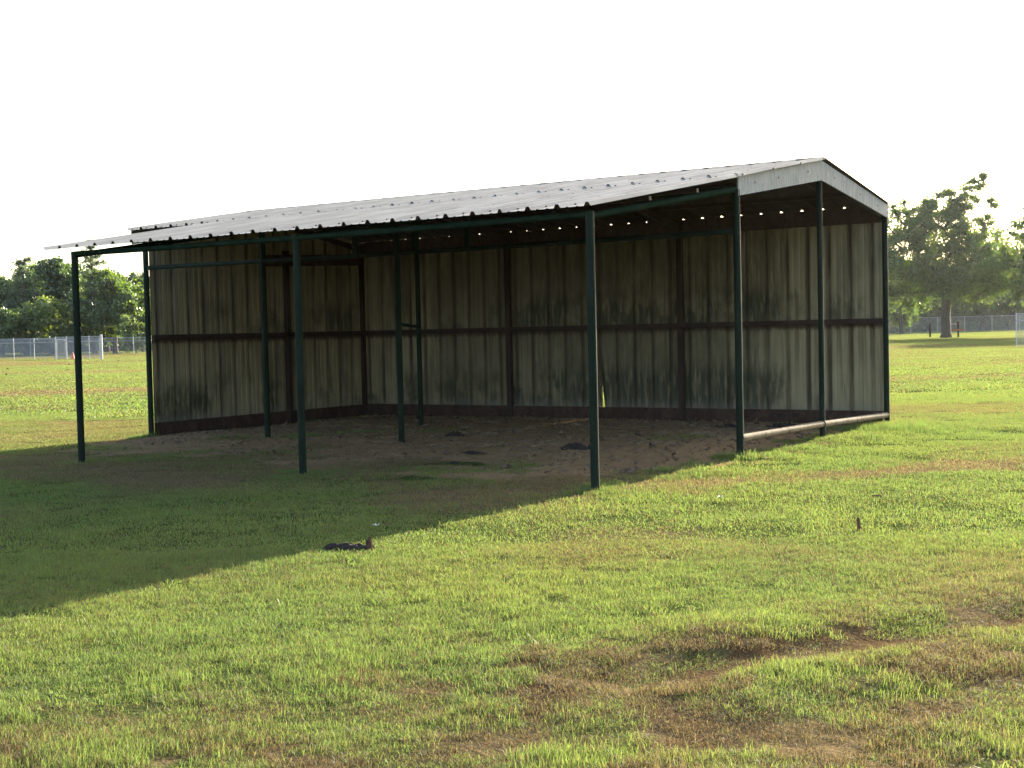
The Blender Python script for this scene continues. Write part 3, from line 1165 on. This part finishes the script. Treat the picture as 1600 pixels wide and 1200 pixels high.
lump('dirt_heap', gp(899, 697), (.19, .12, .075), 'clod', 'largest dark crumbly heap on the dirt floor, just left of the right awning post', 'dirt heap', 1, group=DG)
lump('dirt_heap', gp(711, 678), (.14, .10, .06), 'clod', 'rounded dark heap on the floor far inside the shed, below the middle wall stud', 'dirt heap', 2, group=DG)
lump('dirt_heap', gp(738, 700), (.17, .06, .03), 'clod', 'low streak of dark dirt on the floor in front of the rounded heap', 'dirt heap', 3, group=DG)
lump('dirt_heap', gp(708, 711), (.07, .05, .03), 'clod', 'small dark crumb on the tan floor nearest the open front', 'dirt heap', 4, group=DG)
lump('dirt_heap', gp(1138, 662), (.16, .10, .05), 'clod', 'dark heap at the back of the floor beside the right corner opening', 'dirt heap', 5, group=DG)
lump('dirt_heap', gp(1222, 663), (.20, .12, .05), 'clod', 'low dark heap on the floor behind the pale bottom rail', 'dirt heap', 6, group=DG)
q = pix(540, 861)
o = lump('dug_earth', (q.x, q.y), (.175, .055, .045), 'clod', 'dark strip of freshly dug earth in the sunlit grass near the shadow edge', 'dug earth', 7, 40, p=3)
o.rotation_euler.z = math.atan2(.14, .29)
q = pix(578, 861)
lump('earth_clod', (q.x, q.y), (.035, .03, .085), 'red_earth', 'upright brown clod at the right end of the dug strip', 'clod', 8, 10, p=1.6)
q = pix(1372, 780)
o = lump('earth_clod', (q.x, q.y), (.085, .03, .028), 'red_earth', 'flat reddish brown clod lying beyond the upright stub', 'clod', 9, 10)
for px_, py_, lb in ((12, 576, 'farther of the two dark clods in the lawn at the left picture edge'),
                     (10, 587, 'nearer of the two dark clods in the lawn at the left picture edge'),
                     (108, 569, 'dark clod in front of the left fence panel beside the awning post'),
                     (185, 564, 'dark upright clod in the lawn between awning post and shed corner')):
    q = pix(px_, py_)
    lump('earth_clod', (q.x, q.y), (.085, .06, .09), 'clod', lb, 'clod', px_ + 50, 6, 'clods on the far lawn')
q = pix(1342, 829)
r_ = np.random.default_rng(3)
sb = MB().tube([(.012, 0, -.03), (.006, 0, .015), (0, 0, .035), (-.004, .002, .065), (-.003, 0, .086), (-.003, 0, .093)], [.022, .017, .012, .0115, .010, .004], 9)
o = sb.build('wooden_stub', M['stub'], None, True, (q.x, q.y, H(q.x, q.y)))
tag(o, 'small upright brown stub sticking out of the sunlit lawn', 'stub')
for px_, py_, lb in ((1126, 783, 'white fleck of a petal on the lawn right of the right awning post'),
                     (588, 829, 'white fleck on the grass above the dug strip, by the shadow edge')):
    q = pix(px_, py_)
    mb = MB()
    for k in range(5):
        an = k * 1.2566
        mb.add([(0, 0, .035), (.02 * math.cos(an - .5), .02 * math.sin(an - .5), .04), (.03 * math.cos(an), .03 * math.sin(an), .05), (.02 * math.cos(an + .5), .02 * math.sin(an + .5), .04)], [(0, 1, 2, 3)])
    tag(mb.build('fallen_petal', M['pale'], None, False, (q.x, q.y, H(q.x, q.y))), lb, 'petal')

# crumbs and straw litter on the bare floor
rr = np.random.default_rng(44)
n = 9000
xx, yy = rr.uniform(-9.0, .3, n), rr.uniform(-3.0, 4.7, n)
ok = rr.uniform(0, 1, n) < f_bare(xx, yy)
xx, yy = xx[ok], yy[ok]
n = len(xx)
zz = f_h(xx, yy)
s = rr.uniform(.006, .022, n) * np.where(rr.uniform(0, 1, n) < .06, 2.2, 1)
base = np.stack([xx, yy, zz + s * .2], -1)
T = base[:, None, :] + rr.normal(0, 1, (n, 4, 3)) * s[:, None, None] * np.array([1, 1, .6])
F = (np.arange(n)[:, None, None] * 4 + np.array([[0, 1, 2], [0, 3, 1], [1, 3, 2], [0, 2, 3]])[None]).reshape(-1, 3)
tag(link('dirt_crumbs', np_mesh('dirt_crumbs', T.reshape(-1, 3), F, M['crumb'])), 'loose crumbs of earth over the shed floor', None, None, 'stuff')

# straw and twigs trodden into the floor
rr = np.random.default_rng(45)
n = 2600
xx, yy = rr.uniform(-9.0, .1, n), rr.uniform(-2.6, 4.6, n)
ok = rr.uniform(0, 1, n) < f_bare(xx, yy) * ss(.42, .66, fbm(xx, yy, 1.4, 88))
xx, yy = xx[ok], yy[ok]
n = len(xx)
an, ln, wd_ = rr.uniform(0, 6.283, n), rr.uniform(.03, .11, n), rr.uniform(.002, .005, n)
c0 = np.stack([xx, yy, f_h(xx, yy) + .004], -1)
dv = np.stack([np.cos(an) * ln, np.sin(an) * ln, rr.uniform(-.006, .02, n)], -1)
sv = np.stack([-np.sin(an) * wd_, np.cos(an) * wd_, np.zeros(n)], -1)
uv = np.array([0, 0, .004])
T = np.stack([c0 - dv - sv, c0 - dv + sv, c0 - dv + uv, c0 + dv - sv, c0 + dv + sv, c0 + dv + uv], 1).reshape(-1, 3)
F = (np.arange(n)[:, None, None] * 6 + np.array([[0, 3, 5, 2], [1, 2, 5, 4], [0, 1, 4, 3]])[None]).reshape(-1, 4)
M['litter'] = plain('trodden_straw', (.34, .26, .15), (.17, .12, .07), .9, 0, 6)
tag(link('straw_litter', np_mesh('straw_litter', T, F, M['litter'])), 'bits of straw and twig trodden into the shed floor', None, None, 'stuff')

# ------------------------------------------------------------------ grass
def patch(name, size, n, h0, h1, wd, seed, segs=2, lean=.6, clump=0):
    r_ = np.random.default_rng(seed)
    if clump:
        cc = r_.uniform(-size / 2, size / 2, (clump, 2))
        k = r_.integers(0, clump, n)
        xy = cc[k] + r_.normal(0, size * .09, (n, 2))
        hs = r_.uniform(.55, 1.3, clump)[k]
    else:
        xy = r_.uniform(-size / 2, size / 2, (n, 2))
        hs = np.ones(n)
    h = r_.uniform(h0, h1, n) * hs
    an = r_.uniform(0, 2 * math.pi, n)
    la = r_.uniform(0, 2 * math.pi, n)
    flat = r_.uniform(0, 1, n) < .62                  # nearly half of the blades lie over
    le = h * lean * np.where(flat, r_.uniform(1.0, 2.2, n), r_.uniform(.2, .9, n))
    h = np.where(flat, h * r_.uniform(.35, .75, n), h)
    wd = wd * r_.uniform(.6, 1.25, n)
    sx, sy = np.cos(an) * wd / 2, np.sin(an) * wd / 2
    lx, ly = np.cos(la) * le, np.sin(la) * le
    z = np.zeros(n) - .01
    v = [np.stack([xy[:, 0] - sx, xy[:, 1] - sy, z], -1), np.stack([xy[:, 0] + sx, xy[:, 1] + sy, z], -1)]
    v += [np.stack([xy[:, 0] + lx * .35 + sx * .8, xy[:, 1] + ly * .35 + sy * .8, h * .62], -1),
          np.stack([xy[:, 0] + lx * .35 - sx * .8, xy[:, 1] + ly * .35 - sy * .8, h * .62], -1)]
    v += [np.stack([xy[:, 0] + lx, xy[:, 1] + ly, h * np.where(flat, .8, 1)], -1)]
    V = np.stack(v, 1).reshape(-1, 3)
    o_ = np.arange(n)[:, None] * 5
    F = np.concatenate([o_ + np.array([0, 1, 2]), o_ + np.array([0, 2, 3]), o_ + np.array([3, 2, 4])], 0)
    a1, a2 = r_.uniform(0, 1, n), r_.uniform(0, 1, n)
    me = np_mesh(name, V, F, M['grass'], {'rnd': np.repeat(a1, 5), 'rnd2': np.repeat(a2, 5)})
    return me


pc = bpy.data.collections.new('grass_patches')          # never linked to the scene: only a source for the sheet of grass
names = []
for k in range(5):
    names.append(('grass_patch_%02d' % k, patch('grass_patch', .30, 2400, .007, .032, .0023, 100 + k, lean=1.0, clump=60)))
for k in range(4):
    names.append(('grass_patch_%02d' % (5 + k), patch('grass_patch', .66, 2400, .008, .028, .005, 200 + k, lean=1.1, clump=110)))
for k in range(4):
    names.append(('grass_patch_%02d' % (9 + k), patch('grass_patch', 2.6, 2600, .018, .045, .026, 300 + k, lean=1.2)))
names.append(('grass_patch_13', patch('grass_patch', .22, 190, .012, .040, .007, 400, lean=1.1, clump=12)))
for nm, me in names:
    pc.objects.link(bpy.data.objects.new(nm, me))

rr = np.random.default_rng(5)
pts = []


def cover(step, v0, v1, first, cnt, side, mind):
    g0 = np.arange(-120, 60, step)
    g1 = np.arange(-14, 150, step)
    fh = Vector((VF.x, VF.y)).normalized()
    rh = Vector((fh.y, -fh.x))
    us = np.arange(-(v1 * side + 3), v1 * side + 3, step)
    vs = np.arange(v0, v1, step)
    U, W = np.meshgrid(us, vs)
    U, W = U.ravel(), W.ravel()
    U = U + rr.uniform(-.3, .3, len(U)) * step
    W = W + rr.uniform(-.3, .3, len(W)) * step
    k = np.abs(U) < W * side + 2.5
    U, W = U[k], W[k]
    x = CAM.x + fh.x * W + rh.x * U
    y = CAM.y + fh.y * W + rh.y * U
    b = f_bare(x, y)
    outside = fwd(x, y) < 8.5
    k = rr.uniform(0, 1, len(x)) > np.clip((b - .12) * np.where(outside, .55, 1.45), 0, .97)
    x, y, b = x[k], y[k], b[k]
    d = np.clip(f_dry(x, y) + .75 * b * (fwd(x, y) < 8.5), 0, 1)
    sc = 1 - .35 * d
    hs = sc * (.70 + .7 * fbm(x, y, 2.4, 90)) * (1 - .3 * b)
    lush = box(x, y, .15, .75, -2.6, 4.9, .3) * ss(.42, .6, fbm(x, y, 2.0, 93)) + .8 * box(x, y, .1, .7, -4.2, -2.6, .3)
    lush = lush + 1.1 * box(x, y, -.1, .8, 3.4, 4.9, .25)
    hs = hs * (1 + 1.1 * lush)
    near = ss(7, 5, fwd(x, y))
    hs = hs * (1 + near * .55 * (fbm(x, y, 3.4, 95) > .52))
    tint = np.clip(fbm(x, y, .7, 97) * 1.6 - .4 + .5 * lush, 0, 1)
    hole = np.hypot((x - .16), (y + 6.55) * 2.2)
    hs = hs * np.where(hole < .34, .45, 1)
    for bx_, by_ in ((-6.86, -3.05), (-3.43, -3.05), (0, -3.05), (0, 0)):
        hs = hs * (1 + .9 * (np.hypot(x - bx_, y - by_) < .22))
    pts.append(np.stack([x, y, f_h(x, y), sc, hs, d, tint, np.where((rr.uniform(0, 1, len(x)) < .03) & (first < 9) & (d < .30), 13, rr.integers(first, first + cnt, len(x))).astype(float), rr.uniform(0, 6.283, len(x))], -1))


cover(.235, 3.2, 9.0, 0, 5, .52, 0)
cover(.50, 8.8, 27.0, 5, 4, .50, 0)
cover(1.9, 26.0, 172.0, 9, 4, .46, 0)
# longer uncut tufts round the feet of the posts and along the open end
ft = []
for bx_, by_, n_, r_, k_ in ((.06, -3.05, 9, .30, 2.0), (-3.43, -3.05, 6, .25, 1.1), (-6.86, -3.05, 6, .25, 1.1), (.12, 0, 10, .28, 2.2), (.30, 1.0, 12, .5, 1.5), (.35, 2.4, 10, .5, 1.7), (.25, 4.2, 26, .55, 2.1), (-9.2, -.05, 8, .2, 1.8), (.2, -1.4, 8, .5, 1.8)):
    for _ in range(n_):
        x_, y_ = bx_ + rr.normal(0, r_ * .5), by_ + rr.normal(0, r_ * .6)
        ft.append((x_, y_, H(x_, y_), .8, k_ * rr.uniform(.7, 1.2), rr.uniform(.05, .4), .9, 13 if rr.uniform() < .6 else rr.integers(0, 5), rr.uniform(0, 6.28)))
pts.append(np.array(ft))
Pn = np.concatenate(pts)
me = bpy.data.meshes.new('grass')
me.vertices.add(len(Pn))
me.vertices.foreach_set('co', Pn[:, :3].astype(np.float32).ravel())


def put(nm, ty, arr):
    at = me.attributes.new(nm, ty, 'POINT')
    at.data.foreach_set('vector' if ty == 'FLOAT_VECTOR' else 'value', arr)


put('scl', 'FLOAT_VECTOR', np.stack([np.ones(len(Pn)), np.ones(len(Pn)), Pn[:, 4]], -1).astype(np.float32).ravel())
ex, ey, e_ = Pn[:, 0], Pn[:, 1], .12
gxx = (f_h(ex + e_, ey) - f_h(ex - e_, ey)) / (2 * e_)
gyy = (f_h(ex, ey + e_) - f_h(ex, ey - e_)) / (2 * e_)
rot = []
for q in range(len(Pn)):
    tl = Vector((0, 0, 1)).rotation_difference(Vector((-gxx[q], -gyy[q], 1)))
    rot.append(tuple((tl.to_matrix() @ Matrix.Rotation(Pn[q, 8], 3, 'Z')).to_euler('XYZ')))
put('rot', 'FLOAT_VECTOR', np.array(rot, np.float32).ravel())
put('dry', 'FLOAT', Pn[:, 5].astype(np.float32))
put('tint', 'FLOAT', Pn[:, 6].astype(np.float32))
put('worn', 'FLOAT', (ss(8.0, 5.8, fwd(Pn[:, 0], Pn[:, 1]))).astype(np.float32))
put('pick', 'INT', Pn[:, 7].astype(np.int32))
me.materials.append(M['grass'])
grass = tag(link('grass', me), 'short mown grass blades over the whole field', None, None, 'stuff')
ng = bpy.data.node_groups.new('grass_spread', 'GeometryNodeTree')
ng.interface.new_socket('Geometry', in_out='INPUT', socket_type='NodeSocketGeometry')
ng.interface.new_socket('Geometry', in_out='OUTPUT', socket_type='NodeSocketGeometry')
gi, go = ng.nodes.new('NodeGroupInput'), ng.nodes.new('NodeGroupOutput')
ci = ng.nodes.new('GeometryNodeCollectionInfo')
ci.inputs['Collection'].default_value = pc
ci.inputs['Separate Children'].default_value = True
ci.inputs['Reset Children'].default_value = True
ip = ng.nodes.new('GeometryNodeInstanceOnPoints')
ip.inputs['Pick Instance'].default_value = True
def na(nm, ty):
    q = ng.nodes.new('GeometryNodeInputNamedAttribute')
    q.data_type = ty
    q.inputs[0].default_value = nm
    return q.outputs[0]
e2r = ng.nodes.new('FunctionNodeEulerToRotation')
ng.links.new(na('rot', 'FLOAT_VECTOR'), e2r.inputs[0])
ng.links.new(gi.outputs[0], ip.inputs['Points'])
ng.links.new(ci.outputs[0], ip.inputs['Instance'])
ng.links.new(na('pick', 'INT'), ip.inputs['Instance Index'])
ng.links.new(e2r.outputs[0], ip.inputs['Rotation'])
ng.links.new(na('scl', 'FLOAT_VECTOR'), ip.inputs['Scale'])
ng.links.new(ip.outputs[0], go.inputs[0])
md = grass.modifiers.new('spread', 'NODES')
md.node_group = ng

# ------------------------------------------------------------------ summer haze over the field
t = NT('haze')
pv = t.n('ShaderNodeVolumePrincipled')
pv.inputs['Color'].default_value = (.92, .95, 1, 1)
pv.inputs['Density'].default_value = .00006
pv.inputs['Anisotropy'].default_value = .72
t.l(pv.outputs[0], t.out.inputs['Volume'])
hz = MB().box((-60, 150, 7.75), (740, 560, 18.5)).build('haze', t.m)
tag(hz, 'thin pale haze', None, None, 'stuff')
